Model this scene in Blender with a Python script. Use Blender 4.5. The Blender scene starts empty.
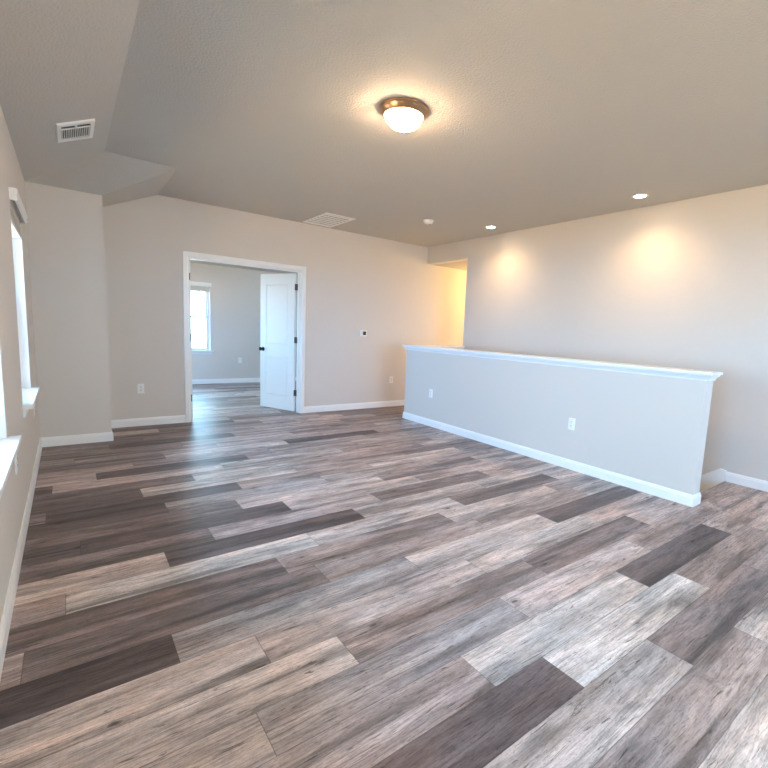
import bpy, bmesh, math, random
from mathutils import Vector, Matrix
random.seed(7)
SC = bpy.context.scene
COL = SC.collection
PI = math.pi

# ------------------------------------------------------------ dimensions (metres)
XL, XR = -0.251, 4.961          # left and right wall planes
YF, YB = 6.308, -2.6            # far wall, back wall behind the camera
H, ZL = 2.735, 2.477            # flat ceiling, top of the left wall under the slope
WT = 0.13                       # wall thickness
XA, YA = 0.326, 5.647           # boxed-out corner
RUN = 0.572                     # horizontal run of the sloped ceiling
XH, HT = 3.912, 0.125           # half wall face and thickness
HY0, HY1 = 1.386, 5.366         # half wall ends
OY = 5.301                      # start of the hall opening in the right wall
HZ = 2.452                      # hall ceiling / header underside
DL, DR, DH = 1.205, 2.688, 2.074  # doorway
Y2, H2 = 10.1, 2.43             # second room far wall and ceiling
WINS = [(3.92, 4.83), (2.0, 2.91), (0.05, 0.96)]
WZ0, WZ1 = 0.67, 2.05
BWIN_ADDED = (1.75, 3.05)        # unseen windows added behind the camera to light the room

# ------------------------------------------------------------ camera
cam = bpy.data.cameras.new('camera')
co = bpy.data.objects.new('camera', cam); COL.objects.link(co)
yaw, pitch, roll = 0.6661, -0.1255, 0.0472
w = Vector((math.sin(yaw)*math.cos(pitch), math.cos(yaw)*math.cos(pitch), math.sin(pitch)))
r0 = Vector((math.cos(yaw), -math.sin(yaw), 0)); u0 = r0.cross(w)
rt = r0*math.cos(roll) + u0*math.sin(roll); up = -r0*math.sin(roll) + u0*math.cos(roll)
m = Matrix((rt, up, -w)).transposed().to_4x4()
m.translation = (0, 0, 1.30)
co.matrix_world = m
cam.sensor_width = 36; cam.lens = 451.904/768*36
cam.shift_x = (384-421.258)/768; cam.shift_y = (387.979-384)/768
cam.clip_start = 0.02
SC.camera = co

# ------------------------------------------------------------ daylight, exposure
# linear rgb strength of every light
K = dict(sky=(8.2, 15.4, 21.0), glow=(0.6, 2.2, 9.5), sun=(190, 112, 36), flush=(124, 82, 48), down=(72, 45, 21), hall=(62, 41, 15), rear=(92, 94, 80), r2=(24, 31, 36))
LENS_ON = 1
def cs(c):
    m_ = max(max(c), 1e-6); return tuple(v/m_ for v in c), m_
wd = bpy.data.worlds.new('sky'); SC.world = wd; wd.use_nodes = True
bg = wd.node_tree.nodes['Background']
bg.inputs['Color'].default_value = (*cs(K['sky'])[0], 1)
bg.inputs['Strength'].default_value = cs(K['sky'])[1]
sun = bpy.data.lights.new('sun', 'SUN'); sun.angle = 0.009; sun.color, sun.energy = cs(K['sun'])
so = bpy.data.objects.new('sun', sun); COL.objects.link(so)      # sun on the far side of the house: lights the ground, not the rooms
so.rotation_euler = Vector((-0.62, 0.30, -0.72)).to_track_quat('-Z', 'Y').to_euler()
# sky glow added low in the south-west for more daylight through the windows
nt = wd.node_tree; tcw = nt.nodes.new('ShaderNodeTexCoord')
dt = nt.nodes.new('ShaderNodeVectorMath'); dt.operation = 'DOT_PRODUCT'; dt.inputs[1].default_value = Vector((-0.62, -0.74, 0.26)).normalized()
nt.links.new(tcw.outputs['Generated'], dt.inputs[0])
mr = nt.nodes.new('ShaderNodeMapRange'); mr.interpolation_type = 'SMOOTHSTEP'
mr.inputs['From Min'].default_value = 0.35; mr.inputs['From Max'].default_value = 1.0
mr.inputs['To Min'].default_value = 0.0; mr.inputs['To Max'].default_value = cs(K['glow'])[1]
nt.links.new(dt.outputs['Value'], mr.inputs['Value'])
bg2 = nt.nodes.new('ShaderNodeBackground'); bg2.inputs['Color'].default_value = (*cs(K['glow'])[0], 1)
nt.links.new(mr.outputs[0], bg2.inputs['Strength'])
ads = nt.nodes.new('ShaderNodeAddShader'); nt.links.new(bg.outputs[0], ads.inputs[0]); nt.links.new(bg2.outputs[0], ads.inputs[1])
nt.links.new(ads.outputs[0], nt.nodes['World Output'].inputs['Surface'])
SC.view_settings.view_transform = 'Standard'
SC.view_settings.look = 'None'
SC.view_settings.gamma = 1
SC.view_settings.exposure = 0.08
SC.view_settings.use_curve_mapping = False
SC.cycles.max_bounces = 12
SC.cycles.diffuse_bounces = 8
SC.cycles.sample_clamp_indirect = 8

def portal(loc, rot, sx, sy):
    l = bpy.data.lights.new('window_portal', 'AREA'); l.shape = 'RECTANGLE'
    l.size, l.size_y = sx, sy; l.cycles.is_portal = True
    o = bpy.data.objects.new('window_portal', l); COL.objects.link(o)
    o.location = loc; o.rotation_euler = rot
for a, b in WINS:
    portal((XL-WT-0.01, (a+b)/2, (WZ0+WZ1)/2), (0, -PI/2, 0), WZ1-WZ0, b-a)
for a in BWIN_ADDED: portal((a+0.455, YB-WT-0.01, (WZ0+WZ1)/2), (PI/2, 0, 0), 0.91, WZ1-WZ0)
portal((1.885, Y2+WT+0.01, (WZ0+WZ1)/2), (-PI/2, 0, 0), 0.91, WZ1-WZ0)

# ------------------------------------------------------------ materials
def mat(name, color, rough=0.5, metal=0.0, bump=None, spec=0.5, emit=None, estr=0):
    M = bpy.data.materials.new(name); M.use_nodes = True
    nt = M.node_tree; b = nt.nodes['Principled BSDF']
    b.inputs['Base Color'].default_value = (*color, 1)
    b.inputs['Roughness'].default_value = rough
    b.inputs['Metallic'].default_value = metal
    b.inputs['Specular IOR Level'].default_value = spec
    tc = nt.nodes.new('ShaderNodeTexCoord')
    n = nt.nodes.new('ShaderNodeTexNoise')
    sc, st, dist = bump or (40, 0.03, 0.001)
    n.inputs['Scale'].default_value = sc; n.inputs['Detail'].default_value = 3
    nt.links.new(tc.outputs['Object'], n.inputs['Vector'])
    bp = nt.nodes.new('ShaderNodeBump'); bp.inputs['Strength'].default_value = st
    bp.inputs['Distance'].default_value = dist
    nt.links.new(n.outputs['Fac'], bp.inputs['Height'])
    nt.links.new(bp.outputs['Normal'], b.inputs['Normal'])
    # slight mottling of the paint itself
    mr = nt.nodes.new('ShaderNodeMix'); mr.data_type = 'RGBA'
    mr.inputs['A'].default_value = (*color, 1)
    mr.inputs['B'].default_value = (*[c*0.96 for c in color], 1)
    nt.links.new(n.outputs['Fac'], mr.inputs['Factor'])
    nt.links.new(mr.outputs['Result'], b.inputs['Base Color'])
    if emit:
        b.inputs['Emission Color'].default_value = (*emit, 1)
        b.inputs['Emission Strength'].default_value = estr
    return M

M_WALL = mat('wall_paint', (0.69, 0.645, 0.60), 0.6, bump=(90, 0.25, 0.0025), spec=0.3)
M_CEIL = mat('ceiling_paint', (0.545, 0.535, 0.505), 0.8, bump=(75, 0.8, 0.006), spec=0.2)
M_TRIM = mat('white_trim_paint', (0.90, 0.90, 0.90), 0.3)
M_DOOR = mat('white_door_paint', (0.86, 0.86, 0.85), 0.35)
M_VINYL = mat('white_vinyl', (0.82, 0.83, 0.84), 0.4)
M_PLAS = mat('white_plastic', (0.90, 0.89, 0.87), 0.35)
M_SLOT = mat('dark_slot', (0.03, 0.03, 0.03), 0.6)
M_GREY = mat('duct_grey', (0.10, 0.10, 0.095), 0.8)
M_SCREEN = mat('thermostat_screen', (0.05, 0.045, 0.03), 0.2)
M_BRONZE = mat('dark_bronze', (0.045, 0.035, 0.03), 0.35, 0.9)
M_NICKEL = mat('brushed_nickel', (0.55, 0.50, 0.45), 0.35, 1.0)
M_HINGE = mat('aged_nickel', (0.20, 0.18, 0.16), 0.4, 1.0)
M_PAN = mat('bronze_pan', (0.42, 0.27, 0.16), 0.28, 1.0)
M_BLIND = mat('blind_slats', (0.62, 0.58, 0.52), 0.5)
M_GLOW = mat('frosted_glass_lit', (0.9, 0.85, 0.75), 0.4, emit=cs(K['flush'])[0], estr=cs(K['flush'])[1])
M_LENS = mat('downlight_lens', (0.9, 0.85, 0.75), 0.4, emit=(1.0, 0.80, 0.58), estr=60*LENS_ON)
M_STAIR = mat('stair_carpet', (0.30, 0.26, 0.22), 0.95, bump=(300, 0.6, 0.004))
M_GROUND = mat('pale_ground', (0.42, 0.32, 0.20), 0.9, bump=(2, 0.5, 0.05))

def glass_mat():
    M = bpy.data.materials.new('window_glass'); M.use_nodes = True
    nt = M.node_tree; nt.nodes.clear()
    o = nt.nodes.new('ShaderNodeOutputMaterial'); mx = nt.nodes.new('ShaderNodeMixShader')
    t = nt.nodes.new('ShaderNodeBsdfTransparent'); g = nt.nodes.new('ShaderNodeBsdfGlossy')
    g.inputs['Roughness'].default_value = 0.02
    fr = nt.nodes.new('ShaderNodeFresnel'); fr.inputs['IOR'].default_value = 1.3
    nt.links.new(fr.outputs[0], mx.inputs[0]); nt.links.new(t.outputs[0], mx.inputs[1])
    nt.links.new(g.outputs[0], mx.inputs[2]); nt.links.new(mx.outputs[0], o.inputs[0])
    return M
M_GLASS = glass_mat()

def floor_mat():
    M = bpy.data.materials.new('vinyl_plank'); M.use_nodes = True
    nt = M.node_tree; L = nt.links; N = nt.nodes.new
    b = nt.nodes['Principled BSDF']
    def math_(op, a, bb=None, clamp=False):
        n = N('ShaderNodeMath'); n.operation = op; n.use_clamp = clamp
        for i, v in enumerate((a, bb)):
            if v is None: continue
            if isinstance(v, (int, float)): n.inputs[i].default_value = v
            else: L.new(v, n.inputs[i])
        return n.outputs[0]
    def ramp(fac, stops):
        n = N('ShaderNodeValToRGB'); e = n.color_ramp.elements
        e[0].position, e[0].color = stops[0][0], (*[stops[0][1]]*3, 1)
        e[1].position, e[1].color = stops[-1][0], (*[stops[-1][1]]*3, 1)
        for p, v in stops[1:-1]:
            k = e.new(p); k.color = (v, v, v, 1)
        L.new(fac, n.inputs[0]); return n.outputs[0]
    def noise(vec, scale, detail=4, rough=0.6, dist=0.0):
        n = N('ShaderNodeTexNoise'); n.inputs['Scale'].default_value = scale
        n.inputs['Detail'].default_value = detail; n.inputs['Roughness'].default_value = rough
        n.inputs['Distortion'].default_value = dist
        L.new(vec, n.inputs['Vector']); return n.outputs['Fac']
    def mapv(vec, s):
        n = N('ShaderNodeVectorMath'); n.operation = 'MULTIPLY'
        L.new(vec, n.inputs[0]); n.inputs[1].default_value = s; return n.outputs[0]
    uv = N('ShaderNodeUVMap'); uv.uv_map = 'plank'
    ca = N('ShaderNodeVertexColor'); ca.layer_name = 'tone'
    rn = N('ShaderNodeAttribute'); rn.attribute_name = 'rnd'
    sx = N('ShaderNodeSeparateXYZ'); L.new(uv.outputs[0], sx.inputs[0])
    cb = N('ShaderNodeCombineXYZ')                   # metres along, metres across, random slice
    L.new(sx.outputs[0], cb.inputs[0]); L.new(sx.outputs[1], cb.inputs[1])
    L.new(math_('MULTIPLY', rn.outputs['Fac'], 40.0), cb.inputs[2])
    v = cb.outputs[0]
    vv = N('ShaderNodeVectorMath'); vv.operation = 'ADD'   # separate prints for each plank
    L.new(v, vv.inputs[0])
    cr = N('ShaderNodeCombineXYZ')
    L.new(math_('MULTIPLY', rn.outputs['Fac'], 31.0), cr.inputs[0]); L.new(math_('MULTIPLY', rn.outputs['Fac'], 17.0), cr.inputs[1])
    L.new(cr.outputs[0], vv.inputs[1]); v = vv.outputs[0]
    broad = noise(mapv(v, (0.9, 9.0, 1)), 1.0, 2, 0.5, 0.6)      # wide tonal bands within a plank
    cloud = noise(mapv(v, (3.5, 14.0, 1)), 1.0, 4, 0.6, 1.2)
    grain = noise(mapv(v, (5.0, 95.0, 1)), 1.0, 6, 0.7, 1.0)     # fine fibres
    saw = noise(mapv(v, (80.0, 14.0, 1)), 1.0, 3, 0.6, 1.5)       # cross saw marks
    crack = noise(mapv(v, (3.2, 38.0, 1)), 1.0, 6, 0.65, 2.5)
    f1 = ramp(broad, [(0.35, 0.50), (0.46, 0.93), (0.54, 1.06), (0.65, 1.36)])
    f2 = ramp(cloud, [(0.3, 0.66), (0.5, 1.0), (0.7, 1.25)])
    f3 = ramp(grain, [(0.3, 0.48), (0.5, 1.0), (0.7, 1.24)])
    f4 = ramp(saw, [(0.3, 0.93), (0.7, 1.05)])
    f5 = ramp(crack, [(0.0, 1.0), (0.60, 1.0), (0.64, 0.36), (1.0, 0.22)])
    fine = noise(mapv(v, (38.0, 330.0, 1)), 1.0, 4, 0.75, 0.6)   # pores and short ticks
    f7 = ramp(fine, [(0.34, 0.62), (0.46, 0.95), (0.7, 1.14)])
    tick = noise(mapv(v, (9.0, 120.0, 1)), 1.0, 3, 0.6, 3.0)
    f8 = ramp(tick, [(0.0, 1.0), (0.61, 1.0), (0.66, 0.5), (1.0, 0.4)])
    f7 = math_('MULTIPLY', f7, f8)
    vo = N('ShaderNodeTexVoronoi'); vo.inputs['Scale'].default_value = 1.0
    L.new(mapv(v, (3.0, 7.0, 1)), vo.inputs['Vector'])
    kd = noise(mapv(v, (20, 50, 1)), 1.0, 3)
    f6 = ramp(math_('ADD', vo.outputs['Distance'], math_('MULTIPLY', kd, 0.08)), [(0.06, 0.16), (0.10, 0.40), (0.125, 0.95), (0.14, 0.78), (0.20, 1.0)])
    f = math_('MULTIPLY', math_('MULTIPLY', f1, f2), math_('MULTIPLY', f3, f4))
    f = math_('MULTIPLY', math_('MULTIPLY', f, f7), math_('MULTIPLY', f5, f6))
    # cathedral figure: warped rings stretched along the plank, on part of the planks
    wv = N('ShaderNodeTexWave'); wv.wave_type = 'RINGS'; wv.inputs['Scale'].default_value = 2.2
    wv.inputs['Distortion'].default_value = 9.0; wv.inputs['Detail'].default_value = 3; wv.inputs['Detail Scale'].default_value = 1.4
    L.new(mapv(v, (1.3, 9.0, 0.3)), wv.inputs['Vector'])
    wf = ramp(wv.outputs['Fac'], [(0.0, 0.72), (0.25, 1.0), (1.0, 1.05)])
    sel = ramp(noise(mapv(v, (1.1, 5.0, 1)), 1.0, 2), [(0.52, 0.0), (0.62, 1.0)])
    f = math_('MULTIPLY', f, math_('ADD', 1.0, math_('MULTIPLY', sel, math_('SUBTRACT', wf, 1.0))))
    # seams: thin dark micro-bevel, from the across/along position in the plank
    ed = N('ShaderNodeAttribute'); ed.attribute_name = 'edge'
    se = N('ShaderNodeSeparateXYZ'); L.new(ed.outputs['Vector'], se.inputs[0])
    uv2 = N('ShaderNodeUVMap'); uv2.uv_map = 'edgeuv'
    s2 = N('ShaderNodeSeparateXYZ'); L.new(uv2.outputs[0], s2.inputs[0])
    dx = math_('MINIMUM', s2.outputs[0], math_('SUBTRACT', 1.195, s2.outputs[0]))
    dy = math_('MINIMUM', s2.outputs[1], math_('SUBTRACT', 0.1945, s2.outputs[1]))
    dm = math_('MINIMUM', dx, dy)
    seam = ramp(math_('MULTIPLY', dm, 100.0, True), [(0.0, 0.45), (0.10, 0.55), (0.22, 1.0)])
    f = math_('MULTIPLY', f, seam)
    mx = N('ShaderNodeVectorMath'); mx.operation = 'SCALE'
    L.new(ca.outputs[0], mx.inputs[0]); L.new(f, mx.inputs['Scale'])
    # warm / cool drift
    hue = N('ShaderNodeMix'); hue.data_type = 'RGBA'; hue.blend_type = 'MULTIPLY'; hue.inputs['Factor'].default_value = 1
    tint = N('ShaderNodeMix'); tint.data_type = 'RGBA'
    tint.inputs['A'].default_value = (1.06, 0.98, 0.94, 1); tint.inputs['B'].default_value = (0.95, 0.99, 1.03, 1)
    L.new(ramp(noise(mapv(v, (1.3, 6, 1)), 1.0, 2), [(0.35, 0), (0.65, 1)]), tint.inputs['Factor'])
    L.new(mx.outputs[0], hue.inputs['A']); L.new(tint.outputs['Result'], hue.inputs['B'])
    L.new(hue.outputs['Result'], b.inputs['Base Color'])
    L.new(ramp(grain, [(0.3, 0.50), (0.7, 0.38)]), b.inputs['Roughness'])
    b.inputs['Specular IOR Level'].default_value = 0.45
    bp = N('ShaderNodeBump'); bp.inputs['Strength'].default_value = 0.18; bp.inputs['Distance'].default_value = 0.002
    L.new(math_('MULTIPLY', grain, seam), bp.inputs['Height']); L.new(bp.outputs['Normal'], b.inputs['Normal'])
    return M
M_FLOOR = floor_mat()

# ------------------------------------------------------------ mesh helpers
def box(bm, x0, x1, y0, y1, z0, z1, mi=0, M=None):
    vs = [bm.verts.new((x, y, z)) for x in (x0, x1) for y in (y0, y1) for z in (z0, z1)]
    if M is not None:
        for v in vs: v.co = M @ v.co
    for q in ((0,1,3,2), (4,6,7,5), (0,4,5,1), (2,3,7,6), (0,2,6,4), (1,5,7,3)):
        f = bm.faces.new([vs[i] for i in q]); f.material_index = mi
    return vs
def lathe(bm, prof, n=48, M=None, mi=0, smooth=True, c=(0, 0, 0)):
    """prof: list of (radius, z); spun about z."""
    rings = []
    for r, z in prof:
        if r < 1e-6: rings.append([bm.verts.new((c[0], c[1], c[2]+z))])
        else: rings.append([bm.verts.new((c[0]+r*math.cos(2*PI*i/n), c[1]+r*math.sin(2*PI*i/n), c[2]+z)) for i in range(n)])
    if M is not None:
        for rg in rings:
            for v in rg: v.co = M @ v.co
    for a, b in zip(rings, rings[1:]):
        for i in range(n):
            j = (i+1) % n
            if len(a) == 1 and len(b) == 1: continue
            if len(a) == 1: f = bm.faces.new((a[0], b[i], b[j]))
            elif len(b) == 1: f = bm.faces.new((a[i], b[0], a[j]))
            else: f = bm.faces.new((a[i], b[i], b[j], a[j]))
            f.smooth = smooth; f.material_index = mi
def prism(bm, prof, p0, p1, nrm, mi=0, m0=0.0, m1=0.0):
    """extrude a profile of (out, z) points from p0 to p1; nrm = outward direction (xy).
    m0/m1: mitre slope, how far the ends move along the run per metre of 'out'."""
    p0 = Vector(p0); p1 = Vector(p1); nrm = Vector((*nrm, 0)); d = (p1-p0).normalized()
    a = [bm.verts.new(p0 + nrm*o + Vector((0, 0, z)) + d*(o*m0)) for o, z in prof]
    b = [bm.verts.new(p1 + nrm*o + Vector((0, 0, z)) + d*(o*m1)) for o, z in prof]
    n = len(prof)
    for i in range(n):
        j = (i+1) % n
        f = bm.faces.new((a[i], a[j], b[j], b[i])); f.material_index = mi
    bm.faces.new(a[::-1]).material_index = mi; bm.faces.new(b).material_index = mi
def build(name, bm, mats, parent=None, bevel=0.0, loc=None):
    bmesh.ops.recalc_face_normals(bm, faces=bm.faces)
    me = bpy.data.meshes.new(name); bm.to_mesh(me); bm.free()
    for x in (mats if isinstance(mats, (list, tuple)) else [mats]): me.materials.append(x)
    o = bpy.data.objects.new(name, me); COL.objects.link(o)
    if parent: o.parent = parent
    if loc: o.location = loc
    if bevel:
        b = o.modifiers.new('bevel', 'BEVEL'); b.width = bevel; b.segments = 2; b.limit_method = 'ANGLE'
        b.angle_limit = 0.6
    return o
def struct(o): o['kind'] = 'structure'; return o
def thing(name, label, cat, loc=(0, 0, 0), rot=(0, 0, 0), group=None):
    o = bpy.data.objects.new(name, None); COL.objects.link(o); o.empty_display_size = 0.1
    o.location = loc; o.rotation_euler = rot; o['label'] = label; o['category'] = cat
    if group: o['group'] = group
    return o
def copy_tree(o, parent=None):
    c = o.copy(); COL.objects.link(c)
    if parent: c.parent = parent
    for ch in list(o.children): copy_tree(ch, c)
    return c
nb = bmesh.new

# ------------------------------------------------------------ floor
TONE = {'W': (0.475, 0.428, 0.41), 'L': (0.465, 0.40, 0.38), 'B': (0.42, 0.345, 0.328), 'M': (0.335, 0.27, 0.258), 'G': (0.33, 0.30, 0.305),
        'E': (0.215, 0.17, 0.166), 'D': (0.118, 0.091, 0.092)}
PL, PW, Y0 = 1.195, 0.1945, 1.0
ROWS = {  # row: (x of first seam, tones before / after successive seams)
 -3: (1.2, 'BMLEB'), -2: (0.765, 'MLEMB'), -1: (0.285, 'BDWMB'), 0: (0.01, 'LMWDBM'), 1: (0.45, 'LGBMB'), 2: (0.85, 'LMEBM'), 3: (0.57, 'LBLBM'),
 4: (0.29, 'DGLDM'), 5: (-0.18, 'BEMBLM'), 6: (0.87, 'EMLMB'), 7: (-0.055, 'MWLELM'), 8: (0.38, 'LDLLM'), 9: (0.65, 'EBEBM'),
 10: (0.01, 'DDLBLM'), 11: (0.925, 'ELMLM'), 12: (0.495, 'DGLMB'), 13: (1.04, 'DBLMB'), 14: (0.39, 'DLMEM'), 15: (0.78, 'ELMLB'),
 16: (-0.135, 'EBLMLB'), 17: (0.14, 'BDMLBM'), 18: (0.415, 'MMLMB'), 19: (0.685, 'ELDBM'), 20: (1.2, 'MBMLE'), 21: (0.9, 'EBMLB'), 22: (0.285, 'MDBMBE'),
 23: (0.6, 'EMBEM'), 24: (0.05, 'DEMBEB'), 25: (0.8, 'BEBEM'), 26: (0.5, 'EDBEE')}
def planks():
    rects = [(XL-0.1, XR+0.1, YB-0.1, 1.49), (XL-0.1, XH+HT, 1.49, OY+HT), (XL-0.1, 7.7, OY+HT, Y2+0.1)]
    bm = nb(); uv = bm.loops.layers.uv.new('plank'); ue = bm.loops.layers.uv.new('edgeuv')
    cl = bm.loops.layers.float_color.new('tone'); rl = bm.faces.layers.float.new('rnd')
    rg = random.Random(11)
    for k in range(-19, 49):
        ya, yb = Y0+k*PW, Y0+(k+1)*PW
        if k in ROWS: x0, tones = ROWS[k]
        else:
            x0 = rg.uniform(-0.2, 0.9); tones = ''.join(rg.choice('LLMEBMBG') for _ in range(5))
        xs = x0-PL*1
        i = 0
        seq = [tones[0]] + list(tones[1:]) + [rg.choice('LMEBG') for _ in range(5)]
        while xs > -0.5:
            xs -= PL; seq = [rg.choice('ME')] + seq
        for t in seq:
            xe = xs+PL
            c = TONE[t]; s = rg.uniform(0.96, 1.16); rv = rg.random()
            for rx0, rx1, ry0, ry1 in rects:
                ax, bx = max(xs, rx0), min(xe, rx1); ay, by = max(ya, ry0), min(yb, ry1)
                if bx-ax < 1e-5 or by-ay < 1e-5: continue
                f = bm.faces.new([bm.verts.new(p) for p in ((ax, ay, 0), (bx, ay, 0), (bx, by, 0), (ax, by, 0))])
                f[rl] = rv
                for lp in f.loops:
                    lp[uv].uv = (lp.vert.co.x-xs+3, lp.vert.co.y-ya+2)
                    lp[ue].uv = (lp.vert.co.x-xs, lp.vert.co.y-ya)
                    lp[cl] = (c[0]*s, c[1]*s, c[2]*s, 1)
            xs = xe
    for rx0, rx1, ry0, ry1 in rects:      # sub-floor slab below the planks
        vs = box(bm, rx0, rx1, ry0, ry1, -0.25, -0.001, 1)
    me = bpy.data.meshes.new('floor'); 
    bm.normal_update(); bm.to_mesh(me); bm.free()
    me.materials.append(M_FLOOR); me.materials.append(M_TRIM)
    o = bpy.data.objects.new('floor', me); COL.objects.link(o); struct(o)
planks()

# ------------------------------------------------------------ ceiling
HT_TOP = 3.0
bm = nb()
sx, sy, sx2 = XL+RUN, YA-RUN, XA+RUN
P = dict(a=(XL, YB, ZL), b=(XL, YA, ZL), c=(sx, sy, H), d=(sx, YB, H), e=(XA, YA, ZL), f=(sx2, sy, H), g=(XA, YF, ZL), h=(sx2, YF, H))
def poly(bm, *pts): return bm.faces.new([bm.verts.new(p) for p in pts])
poly(bm, P['a'], P['b'], P['c'], P['d'])
poly(bm, P['b'], P['e'], P['f'], P['c'])
poly(bm, P['e'], P['g'], P['h'], P['f'])
poly(bm, P['d'], P['c'], P['f'], P['h'], (XR, YF, H), (XR, YB, H))
poly(bm, (XL, YB, ZL), (XL, YB, HT_TOP), (XL, YA, HT_TOP), (XL, YA, ZL))
poly(bm, (XL, YA, ZL), (XL, YA, HT_TOP), (XA, YA, HT_TOP), (XA, YA, ZL))
poly(bm, (XA, YA, ZL), (XA, YA, HT_TOP), (XA, YF, HT_TOP), (XA, YF, ZL))
poly(bm, P['g'], (XA, YF, HT_TOP), (XR, YF, HT_TOP), (XR, YF, H), P['h'])
poly(bm, (XR, YF, H), (XR, YF, HT_TOP), (XR, YB, HT_TOP), (XR, YB, H))
poly(bm, P['a'], P['d'], (XR, YB, H), (XR, YB, HT_TOP), (XL, YB, HT_TOP))
poly(bm, (XL, YB, HT_TOP), (XR, YB, HT_TOP), (XR, YF, HT_TOP), (XA, YF, HT_TOP), (XA, YA, HT_TOP), (XL, YA, HT_TOP))
bmesh.ops.remove_doubles(bm, verts=bm.verts, dist=1e-5)
struct(build('ceiling', bm, M_CEIL))
bm = nb(); box(bm, XL, 7.7, YF+WT, Y2, H2, H2+0.15)
struct(build('ceiling.001', bm, M_CEIL))
bm = nb(); box(bm, XR+WT, 7.6, OY, YF, HZ, HZ+0.15)
struct(build('ceiling.002', bm, M_CEIL))

# ------------------------------------------------------------ walls
def wall_x(bm, x0, x1, ya, yb, z0, z1, holes):
    """wall slab parallel to y with rectangular holes (y0,y1,z0,z1)"""
    ys = sorted({ya, yb, *[v for h in holes for v in h[:2]]})
    for a, b in zip(ys, ys[1:]):
        hs = sorted([h[2:] for h in holes if h[0] <= a+1e-6 and h[1] >= b-1e-6])
        z = z0
        for h0, h1 in hs:
            if h0 > z: box(bm, x0, x1, a, b, z, h0)
            z = h1
        if z < z1: box(bm, x0, x1, a, b, z, z1)
def rot_xy(bm):   # swap x and y so wall_x serves for walls parallel to x
    for v in bm.verts: v.co = Vector((v.co.y, v.co.x, v.co.z))
def clean(bm):
    bmesh.ops.remove_doubles(bm, verts=bm.verts, dist=1e-5)

bm = nb(); wall_x(bm, XL-WT, XL, YB-WT, YF+WT, -0.25, HT_TOP, [(a, b, WZ0, WZ1) for a, b in WINS])
struct(build('wall_left', bm, M_WALL))
bm = nb(); wall_x(bm, YF, YF+WT, XL, 7.7, -0.25, HT_TOP, [(DL, DR, -0.01, DH)]); rot_xy(bm)
struct(build('wall_far', bm, M_WALL))
bm = nb(); wall_x(bm, XR, XR+WT, YB-WT, YF, -3.0, HT_TOP, [(OY, YF, -0.01, HZ)])
struct(build('wall_right', bm, M_WALL))
bm = nb(); wall_x(bm, YB-WT, YB, XL, XR, -0.25, HT_TOP, [(a, a+0.91, WZ0, WZ1) for a in BWIN_ADDED]); rot_xy(bm)
struct(build('wall_back', bm, M_WALL))
bm = nb(); box(bm, XL, XA, YA, YF, 0, HT_TOP)
struct(build('wall_alcove', bm, M_WALL))
# hall beyond the right wall
bm = nb(); box(bm, XR+WT, 7.6, OY-WT, OY, 0, HZ+0.1); box(bm, 7.6, 7.6+WT, OY-WT, YF, 0, HZ+0.1)
struct(build('wall_hall', bm, M_WALL))
# second room
bm = nb(); wall_x(bm, Y2, Y2+WT, XL, 5.2, -0.25, H2+0.3, [(1.43, 2.34, WZ0, WZ1)]); rot_xy(bm)
struct(build('wall_far_room_back', bm, M_WALL))
bm = nb(); wall_x(bm, XL-WT, XL, YF+WT, Y2+WT, -0.25, H2+0.3, [(8.0, 9.3, WZ0, WZ1)])
struct(build('wall_far_room_left', bm, M_WALL))
bm = nb(); box(bm, 5.2, 5.2+WT, YF+WT, Y2+WT, -0.25, H2+0.3)
struct(build('wall_far_room_right', bm, M_WALL))
portal((XL-WT-0.01, 8.65, (WZ0+WZ1)/2), (0, -PI/2, 0), WZ1-WZ0, 1.3)

# half wall around the stairwell, with a return at its far end
HWZ = 1.065
bm = nb(); box(bm, XH, XH+HT, HY0, HY1, -0.25, HWZ); box(bm, XH+HT, XR, OY, HY1, -2.6, HWZ)
struct(build('wall_stair', bm, M_WALL))
bm = nb(); box(bm, XH, XH+HT, 1.49, HY1, -3.0, -0.25); box(bm, XH+HT, XR, 1.40, 1.49, -3.0, -0.25)
struct(build('wall_stair_lower', bm, M_WALL))
# cap: flat board over a small crown on both faces and the near end
CR = [(0, 0), (0.008, 0), (0.010, 0.012), (0.022, 0.030), (0.030, 0.036), (0.032, 0.048), (0, 0.048)]
bm = nb(); z0 = 1.017; cx0, cx1 = XH, XH+HT
prism(bm, CR, (cx0, HY0, z0), (cx0, HY1, z0), (-1, 0), m0=-1, m1=1)
prism(bm, CR, (cx1, HY0, z0), (cx1, OY, z0), (1, 0), m0=-1, m1=-1)
prism(bm, CR, (cx0, HY0, z0), (cx1, HY0, z0), (0, -1), m0=-1, m1=1)
prism(bm, CR, (cx0, HY1, z0), (XR, HY1, z0), (0, 1), m0=-1, m1=0)
prism(bm, CR, (cx1, OY, z0), (XR, OY, z0), (0, -1), m0=1, m1=0)
ob = build('trim_1', bm, M_TRIM); struct(ob)
bm = nb(); o_ = 0.046
box(bm, cx0-o_, cx1+o_, HY0-o_, HY1+o_, HWZ, HWZ+0.024)
box(bm, cx1+o_, XR, OY-o_, HY1+o_, HWZ, HWZ+0.024)
struct(build('trim_2', bm, M_TRIM, bevel=0.004))

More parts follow.
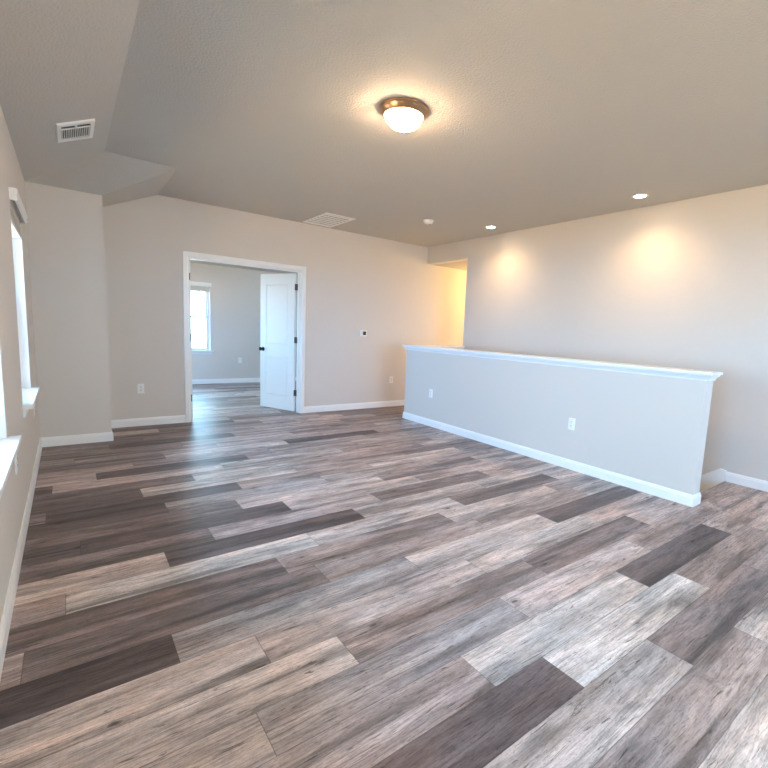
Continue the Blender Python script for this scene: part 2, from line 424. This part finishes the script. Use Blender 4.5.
# ------------------------------------------------------------ baseboards
BB = [(0, 0), (0.014, 0), (0.014, 0.070), (0.011, 0.078), (0.011, 0.084), (0.006, 0.095), (0, 0.095)]
def base(name, runs, mt=M_TRIM):
    bm = nb()
    for p0, p1, n, a, b in runs: prism(bm, BB, (*p0, 0), (*p1, 0), n, m0=a, m1=b)
    return struct(build(name, bm, mt))
CW = 0.060
base('baseboard_left', [((XL, YB), (XL, YA), (1, 0), 1, -1)])
base('baseboard_alcove', [((XL, YA), (XA, YA), (0, -1), 1, 1), ((XA, YA), (XA, YF), (1, 0), -1, -1)])
base('baseboard_far', [((XA, YF), (DL-CW, YF), (0, -1), 1, 0), ((DR+CW, YF), (7.6, YF), (0, -1), 0, 0)])
base('baseboard_right', [((XR, YB), (XR, 1.49), (-1, 0), 0, 0)])
base('baseboard_back', [((XL, YB), (XR, YB), (0, 1), 1, -1)])
base('baseboard_stair', [((XH, HY0), (XH, HY1), (-1, 0), -1, 1), ((XH, HY0), (XH+HT, HY0), (0, -1), -1, 1), ((XH+HT, HY0), (XH+HT, 1.488), (1, 0), -1, 0),
                         ((XH, HY1), (XR, HY1), (0, 1), -1, 0)])
base('baseboard_far_room', [((XL, Y2), (5.2, Y2), (0, -1), 0, 0), ((XL, YF+WT), (XL, Y2), (1, 0), 0, 0), ((5.2, YF+WT), (5.2, Y2), (-1, 0), 0, 0),
                            ((DR+CW, YF+WT), (5.2, YF+WT), (0, 1), 0, 0)])
# ------------------------------------------------------------ stairs going down behind the half wall
bm = nb(); sxa, sxb = XH+HT, XR
for i in range(13):
    y = 1.49 + 0.262*i; z = -0.188*(i+1)
    box(bm, sxa, sxb, y, min(y+0.29, OY), z-0.16, z)
box(bm, sxa, sxb, 1.49+0.262*13, OY, -0.188*14-0.1, -0.188*14)
struct(build('floor_stair', bm, M_STAIR, bevel=0.01))
bm = nb()       # skirt board along the wall, following the stair pitch
pts = [(1.492, 0.102), (1.545, 0.112), (5.1, 0.112-3.555*0.7175), (5.1, -0.25-3.555*0.7175), (1.492, -0.25)]
a = [bm.verts.new((XR, y, z)) for y, z in pts]; b = [bm.verts.new((XR-0.02, y, z)) for y, z in pts]
bm.faces.new(a); bm.faces.new(b[::-1])
for i in range(5): bm.faces.new((a[i], b[i], b[(i+1) % 5], a[(i+1) % 5]))
struct(build('trim_3', bm, M_TRIM))
# ------------------------------------------------------------ doorway casing and jambs
CS = [(0, 0), (0.010, 0), (0.018, 0.010), (0.018, 0.052), (0.012, 0.060), (0, 0.060)]
def casing(y, s):
    """flat casing with an eased profile on the face at y; s=-1 faces the camera"""
    def run(bm, p0, p1, out, m0, m1):   # out = direction away from the opening
        p0, p1, out = Vector(p0), Vector(p1), Vector(out); d = (p1-p0).normalized(); nn = Vector((0, s, 0))
        a = [bm.verts.new(p0+nn*t+out*q+d*(q*m0)) for t, q in CS]; b = [bm.verts.new(p1+nn*t+out*q+d*(q*m1)) for t, q in CS]
        for i in range(6): bm.faces.new((a[i], a[(i+1) % 6], b[(i+1) % 6], b[i]))
        bm.faces.new(a[::-1]); bm.faces.new(b)
    run(bm, (DL, y, 0), (DL, y, DH), (-1, 0, 0), 0, 1)
    run(bm, (DR, y, 0), (DR, y, DH), (1, 0, 0), 0, 1)
    run(bm, (DL, y, DH), (DR, y, DH), (0, 0, 1), -1, 1)
bm = nb(); casing(YF, -1); casing(YF+WT, 1)
J = 0.012
box(bm, DL, DL+J, YF, YF+WT, 0, DH); box(bm, DR-J, DR, YF, YF+WT, 0, DH); box(bm, DL+J, DR-J, YF, YF+WT, DH-J, DH)
st0, st1 = YF+0.045, YF+0.085          # door stops
box(bm, DL+J, DL+J+0.011, st0, st1, 0, DH-J); box(bm, DR-J-0.011, DR-J, st0, st1, 0, DH-J); box(bm, DL+J, DR-J, st0, st1, DH-J-0.011, DH-J)
struct(build('trim_4', bm, M_TRIM))

def door(name, hx, hy, ang, mirror, hm=None):
    """two-panel moulded leaf; local x runs from the hinge, y is thickness"""
    W, T, HH = 0.705, 0.035, 2.028
    root = bpy.data.objects.new(name, None); COL.objects.link(root); struct(root)
    root.location = (hx, hy, 0.012); root.rotation_euler = (0, 0, ang)
    bm = nb()
    pan = [(0.115, W-0.115, 0.19, 0.80), (0.115, W-0.115, 0.97, 1.88)]
    xs = [0, 0.115, W-0.115, W]; zs = [0, 0.19, 0.80, 0.97, 1.88, HH]
    for side in (0, 1):
        yy = T if side else 0.0; sg = -1 if side else 1
        for i in range(3):
            for j in range(5):
                p = (xs[i], xs[i+1], zs[j], zs[j+1])
                if i == 1 and j in (1, 3):
                    lv = [(0, 0), (0.006, 0.008), (0.020, 0.008), (0.034, 0.002)]   # ogee groove then raised field
                    rings = []
                    for ins, dep in lv:
                        q = [(p[0]+ins, p[2]+ins), (p[1]-ins, p[2]+ins), (p[1]-ins, p[3]-ins), (p[0]+ins, p[3]-ins)]
                        rings.append([bm.verts.new((x, yy+sg*dep, z)) for x, z in q])
                    for r1, r2 in zip(rings, rings[1:]):
                        for k in range(4): bm.faces.new((r1[k], r1[(k+1) % 4], r2[(k+1) % 4], r2[k]))
                    bm.faces.new(rings[-1])
                else:
                    bm.faces.new([bm.verts.new((x, yy, z)) for x, z in ((p[0], p[2]), (p[1], p[2]), (p[1], p[3]), (p[0], p[3]))])
    for x in (0, W): bm.faces.new([bm.verts.new(q) for q in ((x, 0, 0), (x, T, 0), (x, T, HH), (x, 0, HH))])
    for z in (0, HH): bm.faces.new([bm.verts.new(q) for q in ((0, 0, z), (W, 0, z), (W, T, z), (0, T, z))])
    clean(bm)
    for v in bm.verts: 
        if mirror: v.co.y = -v.co.y
    build('door_panel', bm, M_DOOR, root)
    ms = -1 if mirror else 1
    kn = [(0.030, 0), (0.031, 0.006), (0.012, 0.010), (0.010, 0.032), (0.022, 0.040), (0.028, 0.052), (0.024, 0.064), (0, 0.068)]
    for s_, y_ in ((-1, 0.0), (1, T)):
        bm = nb(); R = Matrix.Translation((W-0.06, ms*y_, 0.90)) @ Matrix.Rotation(-s_*ms*PI/2, 4, 'X')
        lathe(bm, kn, 24, R); k = build('door_knob', bm, M_BRONZE, root)
    for z in (0.23, 1.02, 1.79):
        bm = nb()
        lathe(bm, [(0, 0), (0.0075, 0), (0.0075, 0.09), (0, 0.09)], 12, Matrix.Translation((-0.006, -0.004*ms, z)))
        box(bm, -0.0015, 0.0, min(0, ms*0.03), max(0, ms*0.03), z, z+0.09)
        hg = build('hinge', bm, M_BRONZE if mirror else M_HINGE, root)
    return root
d1 = door('door_1', DR-J-0.012, YF+WT+0.012, math.radians(113), False)
d2 = door('door_2', DL+J+0.012, YF+WT+0.012, math.radians(96), True)
# hinge leaves let into both jambs
for sx_, x in ((1, DL+J), (-1, DR-J)):
    for z in (0.24, 1.03, 1.80):
        bm = nb(); box(bm, min(x, x+sx_*0.0025), max(x, x+sx_*0.0025), YF+0.092, YF+WT+0.002, z, z+0.09)
        o = build('hinge_plate', bm, M_HINGE if sx_ < 0 else M_BRONZE, d1 if sx_ < 0 else d2)
        o.matrix_parent_inverse = (Matrix.Translation((d1 if sx_ < 0 else d2).location) @ Matrix.Rotation((d1 if sx_ < 0 else d2).rotation_euler.z, 4, 'Z')).inverted()

# ------------------------------------------------------------ windows
def window(name, W, loc, rotz):
    """single-hung vinyl window: local x across the opening, y = outward, z up; origin on the room-side wall plane"""
    root = bpy.data.objects.new(name, None); COL.objects.link(root); struct(root)
    root.location = loc; root.rotation_euler = (0, 0, rotz)
    z0, z1 = WZ0, WZ1; ZM = (z0+z1)/2+0.01
    bm = nb(); fy0, fy1, t = 0.085, 0.128, 0.035
    box(bm, 0, t, fy0, fy1, z0, z1); box(bm, W-t, W, fy0, fy1, z0, z1); box(bm, t, W-t, fy0, fy1, z0, z0+t); box(bm, t, W-t, fy0, fy1, z1-t, z1)
    build('window_frame', bm, M_VINYL, root)
    for nm, a, b, yy in (('upper_sash', ZM-0.02, z1-t, 0.108), ('lower_sash', z0+t, ZM+0.02, 0.09)):
        bm = nb(); q = 0.035
        box(bm, t, t+q, yy, yy+0.018, a, b); box(bm, W-t-q, W-t, yy, yy+0.018, a, b)
        box(bm, t+q, W-t-q, yy, yy+0.018, a, a+q); box(bm, t+q, W-t-q, yy, yy+0.018, b-q, b)
        s = build(nm, bm, M_VINYL, root)
        bm = nb(); box(bm, t+q, W-t-q, yy+0.007, yy+0.011, a+q, b-q)
        build('pane', bm, M_GLASS, s)
    # painted reveal lining, sill with horns, apron
    bm = nb(); box(bm, -0.04, W+0.04, -0.05, 0.0, z0, z0+0.022); box(bm, 0, W, 0.0, 0.085, z0, z0+0.022)
    clean(bm); build('window_sill', bm, M_TRIM, root)
    bm = nb(); prism(bm, [(0, 0), (0.012, 0.004), (0.014, 0.05), (0.018, 0.062), (0, 0.062)], (-0.02, 0, z0-0.062), (W+0.02, 0, z0-0.062), (0, -1))
    build('window_apron', bm, M_TRIM, root)
    bm = nb(); e = 0.006
    box(bm, 0, e, 0.002, 0.085, z0+0.022, z1-e); box(bm, W-e, W, 0.002, 0.085, z0+0.022, z1-e); box(bm, 0, W, 0.002, 0.085, z1-e, z1)
    build('window_reveal', bm, M_TRIM, root)
    return root
def blind(label, W, loc, rotz, group):
    """raised horizontal blind: valance, headrail, stacked slats, bottom rail, tilt wand"""
    root = thing('window_blind', label, 'blind', loc, (0, 0, rotz), group)
    bm = nb()
    prism(bm, [(0, 0), (0.010, 0.0), (0.016, 0.012), (0.012, 0.03), (0.018, 0.058), (0.014, 0.075), (0, 0.075)], (-0.015, -0.024, -0.055), (W+0.015, -0.024, -0.055), (0, -1))
    box(bm, -0.015, -0.004, -0.024, 0.0, -0.055, 0.020); box(bm, W+0.004, W+0.015, -0.024, 0.0, -0.055, 0.020)
    build('valance', bm, M_PLAS, root)
    bm = nb(); box(bm, 0.012, W-0.012, 0.004, 0.055, -0.05, -0.008); build('headrail', bm, M_PLAS, root)
    bm = nb(); rg = random.Random(3)
    for i in range(16):
        z = -0.057-0.0062*i; dy = rg.uniform(-0.002, 0.002)
        box(bm, 0.012, W-0.012, 0.003+dy, 0.053+dy, z-0.0059, z)
    build('slat_stack', bm, M_BLIND, root)
    bm = nb(); box(bm, 0.012, W-0.012, 0.002, 0.054, -0.178, -0.160); build('bottom_rail', bm, M_PLAS, root, bevel=0.003)
    return root
for i, (a, b) in enumerate(WINS):
    window('window_%d' % (i+1), b-a, (XL, a, 0), PI/2)
window('window_4', 0.91, (1.43, Y2, 0), 0)
window('window_5', 1.3, (XL, 8.0, 0), PI/2)  # unseen side window, added to light the second room
for i, a in enumerate(BWIN_ADDED): window('window_%d' % (i+6), 0.91, (a+0.91, YB, 0), PI)  # added to let in daylight from behind the camera
blind('raised white blind with stacked slats atop the far left-wall window', 0.91, (XL, WINS[0][0], WZ1-0.006), PI/2, 'raised window blinds')
blind('raised white blind on the nearer left-wall window, mostly out of frame', 0.91, (XL, WINS[1][0], WZ1-0.006), PI/2, 'raised window blinds')
blind('raised blind at the top of the window seen through the doorway', 0.91, (1.43, Y2, WZ1-0.006), 0, 'raised window blinds')

# ------------------------------------------------------------ outlets
def outlet(label, loc, rotz):
    root = thing('wall_outlet', label, 'outlet', loc, (0, 0, rotz), 'wall outlets')
    bm = nb(); box(bm, -0.036, 0.036, -0.006, 0, -0.059, 0.059); build('cover_plate', bm, M_PLAS, root, bevel=0.002)
    for s in (-1, 1):
        bm = nb(); cz = s*0.0195
        vs = []
        pts = [(-0.017, -0.009), (-0.010, -0.0145), (0.010, -0.0145), (0.017, -0.009), (0.017, 0.009), (0.010, 0.0145), (-0.010, 0.0145), (-0.017, 0.009)]
        a = [bm.verts.new((x, -0.006, cz+z)) for x, z in pts]; b = [bm.verts.new((x, -0.0085, cz+z)) for x, z in pts]
        bm.faces.new(a); bm.faces.new(b[::-1])
        for i in range(8): bm.faces.new((a[i], a[(i+1) % 8], b[(i+1) % 8], b[i]))
        for x in (-0.0075, 0.0055): box(bm, x, x+0.0025, -0.0092, -0.0084, cz-0.001, cz+0.009, 1)
        lathe(bm, [(0, 0), (0.003, 0), (0.003, 0.0008), (0, 0.0008)], 10, Matrix.Translation((0, -0.0084, cz-0.007)) @ Matrix.Rotation(PI/2, 4, 'X'), 1, False)
        build('receptacle', bm, [M_PLAS, M_SLOT], root)
    bm = nb(); lathe(bm, [(0, 0), (0.003, 0), (0.002, 0.001), (0, 0.001)], 10, Matrix.Translation((0, -0.006, 0)) @ Matrix.Rotation(PI/2, 4, 'X'))
    build('screw', bm, M_NICKEL, root)
    return root
OZ = 0.455
o0 = outlet('white wall outlet on the far wall left of the doorway', (0.670, YF, OZ), 0)
for lab, loc, rz in (
    ('white wall outlet on the far wall just left of the half wall', (4.300, YF, OZ), 0),
    ('white outlet on the half wall, the one nearer its far end', (XH, 4.755, OZ), -PI/2),
    ('white outlet near the middle of the half wall', (XH, 2.537, OZ), -PI/2),
    ('white outlet under the far left-wall window, seen edge-on', (XL, 4.975, 0.49), PI/2),
    ('white outlet below the near left window sill, seen edge-on', (XL, 3.21, 0.49), PI/2),
    ('white outlet on the back wall of the room beyond the doorway', (2.922, Y2, 0.488), 0)):
    c = copy_tree(o0); c.location = loc; c.rotation_euler = (0, 0, rz); c['label'] = lab

# ------------------------------------------------------------ thermostat
t = thing('thermostat', 'small white thermostat with dark screen on the far wall right of doorway', 'thermostat', (3.729, YF, 1.219))
bm = nb(); box(bm, -0.060, 0.060, -0.004, 0, -0.048, 0.048); build('back_plate', bm, M_PLAS, t, bevel=0.002)
bm = nb(); box(bm, -0.056, 0.056, -0.024, -0.004, -0.044, 0.044); build('body', bm, M_PLAS, t, bevel=0.005)
bm = nb(); box(bm, -0.020, 0.036, -0.0255, -0.0235, -0.028, 0.030); build('screen', bm, M_SCREEN, t)

# ------------------------------------------------------------ ceiling fixtures
cl = thing('ceiling_light', 'round flush-mount ceiling light with frosted dome and bronze rim', 'ceiling light', (1.806, 2.62, H))
cl.scale = (0.93, 0.93, 0.93)
bm = nb(); lathe(bm, [(0, 0), (0.176, 0), (0.180, -0.006), (0.176, -0.012), (0.171, -0.014), (0.168, -0.022), (0.150, -0.046), (0.146, -0.050), (0.138, -0.050), (0.136, -0.040), (0, -0.040)], 64)
build('rim', bm, M_PAN, cl)
bm = nb(); lathe(bm, [(0.130, -0.042)] + [(0.130*math.cos(a*PI/2/12), -0.046-0.086*math.sin(a*PI/2/12)) for a in range(0, 12)] + [(0, -0.132)], 64)
build('glass_dome', bm, M_GLOW, cl)
bm = nb(); lathe(bm, [(0, -0.129), (0.009, -0.131), (0.010, -0.139), (0.004, -0.142), (0.006, -0.150), (0, -0.154)], 20)
build('finial', bm, M_PAN, cl)
def downlight(label, loc, power=60):
    root = thing('recessed_light', label, 'ceiling light', loc, group='recessed ceiling lights')
    bm = nb(); lathe(bm, [(0.052, 0), (0.075, 0), (0.078, -0.003), (0.074, -0.007), (0.056, -0.008), (0.052, -0.004), (0.052, 0)], 40)
    build('trim_ring', bm, M_PLAS, root)
    bm = nb(); lathe(bm, [(0, -0.001), (0.0525, -0.001), (0.0525, -0.005), (0.03, -0.0065), (0, -0.007)], 40)
    build('lens', bm, M_LENS, root)
    return root
def spot(loc, power):
    l = bpy.data.lights.new('lamp_glow', 'SPOT'); l.color, l.energy = cs(power)
    l.spot_size = 2.4; l.spot_blend = 1.0; l.shadow_soft_size = 0.05
    o = bpy.data.objects.new('lamp_glow', l); COL.objects.link(o); o.location = loc
    return o
r1 = downlight('lit recessed light in the ceiling nearer the hall opening', (4.570, 4.462, H))
r2 = copy_tree(r1); r2.location = (4.552, 2.418, H); r2['label'] = 'lit recessed light in the ceiling nearer the camera, right side of photo'
r3 = copy_tree(r1); r3.location = (2.01, 9.36, H2); r3['label'] = 'lit recessed light in the ceiling of the room beyond the doorway'
for p, e in (((4.570, 4.462, H-0.012), K['down']), ((4.552, 2.418, H-0.012), K['down'])):
    spot(p, e)
pl = bpy.data.lights.new('hall_lamp', 'POINT'); pl.color, pl.energy = cs(K['hall']); pl.shadow_soft_size = 0.1
po = bpy.data.objects.new('hall_lamp', pl); COL.objects.link(po); po.location = (6.6, 5.5, 2.2)

pl = bpy.data.lights.new('bedroom_fill', 'POINT'); pl.color, pl.energy = cs(K['r2']); pl.shadow_soft_size = 0.1  # fill light without a fixture, added to brighten the second room
po = bpy.data.objects.new('bedroom_fill', pl); COL.objects.link(po); po.location = (3.6, 8.0, 2.2)
pl = bpy.data.lights.new('rear_fill', 'POINT'); pl.color, pl.energy = cs(K['rear']); pl.shadow_soft_size = 0.14  # unseen fill added behind the camera, no fixture there
po = bpy.data.objects.new('rear_fill', pl); COL.objects.link(po); po.location = (2.4, -1.3, 2.45)

# smoke detector
sd = thing('smoke_detector', 'small round white smoke detector on the ceiling near the far corner', 'smoke detector', (3.785, 4.83, H))
bm = nb(); lathe(bm, [(0, 0), (0.068, 0), (0.070, -0.008), (0.066, -0.011), (0, -0.011)], 40); build('base', bm, M_PLAS, sd)
bm = nb(); lathe(bm, [(0.060, -0.010), (0.061, -0.020), (0.055, -0.034), (0.046, -0.040), (0.02, -0.042), (0, -0.042)], 40); build('body', bm, M_PLAS, sd)
bm = nb(); lathe(bm, [(0.010, -0.0415), (0.010, -0.044), (0, -0.0445)], 16, c=(0.02, 0, 0)); build('test_button', bm, M_GREY, sd)

# return-air grille on the flat ceiling
g = thing('return_air_grille', 'white rectangular return-air grille on the ceiling above the doorway', 'vent', (2.867, 5.865, H))
GX, GY, bd = 0.215, 0.365, 0.028
bm = nb()
box(bm, -GX, GX, -GY, -GY+bd, -0.008, 0); box(bm, -GX, GX, GY-bd, GY, -0.008, 0); box(bm, -GX, -GX+bd, -GY+bd, GY-bd, -0.008, 0); box(bm, GX-bd, GX, -GY+bd, GY-bd, -0.008, 0)
build('frame', bm, M_PLAS, g, bevel=0.002)
bm = nb(); box(bm, -GX+bd, GX-bd, -GY+bd, GY-bd, -0.002, 0); build('filter_backing', bm, M_GREY, g)
bm = nb(); n = 7
for i in range(n):
    y = -GY+bd+(i+0.5)*(2*GY-2*bd)/n
    box(bm, -GX+bd, GX-bd, -0.032, 0.032, -0.0008, 0.0008, M=Matrix.Translation((0, y, -0.006)) @ Matrix.Rotation(-0.03, 4, 'X'))
build('louvers', bm, M_PLAS, g)

# supply register on the sloped ceiling
sl = math.atan2(H-ZL, RUN)
v = thing('supply_register', 'small white air register with dark fins on the sloped ceiling', 'vent')
c = Vector((0.105, 4.375, ZL+(0.105-XL)/RUN*(H-ZL)))
v.matrix_world = Matrix.Translation(c) @ Matrix.Rotation(-sl, 4, 'Y')
A, B = 0.120, 0.205; ia, ib = 0.094, 0.150
bm = nb()
def frame(bm, A, B, ia, ib, z0, z1):
    o = [(-A, -B), (A, -B), (A, B), (-A, B)]; q = [(-ia, -ib), (ia, -ib), (ia, ib), (-ia, ib)]
    ot = [bm.verts.new((x, y, 0)) for x, y in o]; ob_ = [bm.verts.new((x*0.985, y*0.985, z1)) for x, y in o]
    ib_ = [bm.verts.new((x, y, z1)) for x, y in q]; it = [bm.verts.new((x, y, 0)) for x, y in q]
    for r1_, r2_ in ((ot, ob_), (ob_, ib_), (ib_, it), (it, ot)):
        for k in range(4): bm.faces.new((r1_[k], r1_[(k+1) % 4], r2_[(k+1) % 4], r2_[k]))
frame(bm, A, B, ia, ib, 0, -0.012)
build('frame', bm, M_PLAS, v)
bm = nb(); box(bm, -ia, ia, -ib, ib, -0.0015, -0.0005); build('duct_shadow_box', bm, M_GREY, v)
bm = nb(); n = 13
for i in range(n):
    x = -ia+(i+0.5)*2*ia/n
    box(bm, -0.004, 0.004, -ib+0.075, ib, -0.0006, 0.0006, M=Matrix.Translation((x, 0, -0.007)) @ Matrix.Rotation(1.15, 4, 'Y'))
box(bm, -ia, ia, -ib+0.068, -ib+0.076, -0.011, -0.003)
box(bm, -0.006, 0.006, -ib, -ib+0.07, -0.011, -0.003)
build('fins', bm, M_PLAS, v)

# ------------------------------------------------------------ ground outside
bm = nb(); box(bm, -40, 45, -40, 50, -3.4, -3.2)
struct(build('ground', bm, M_GROUND))
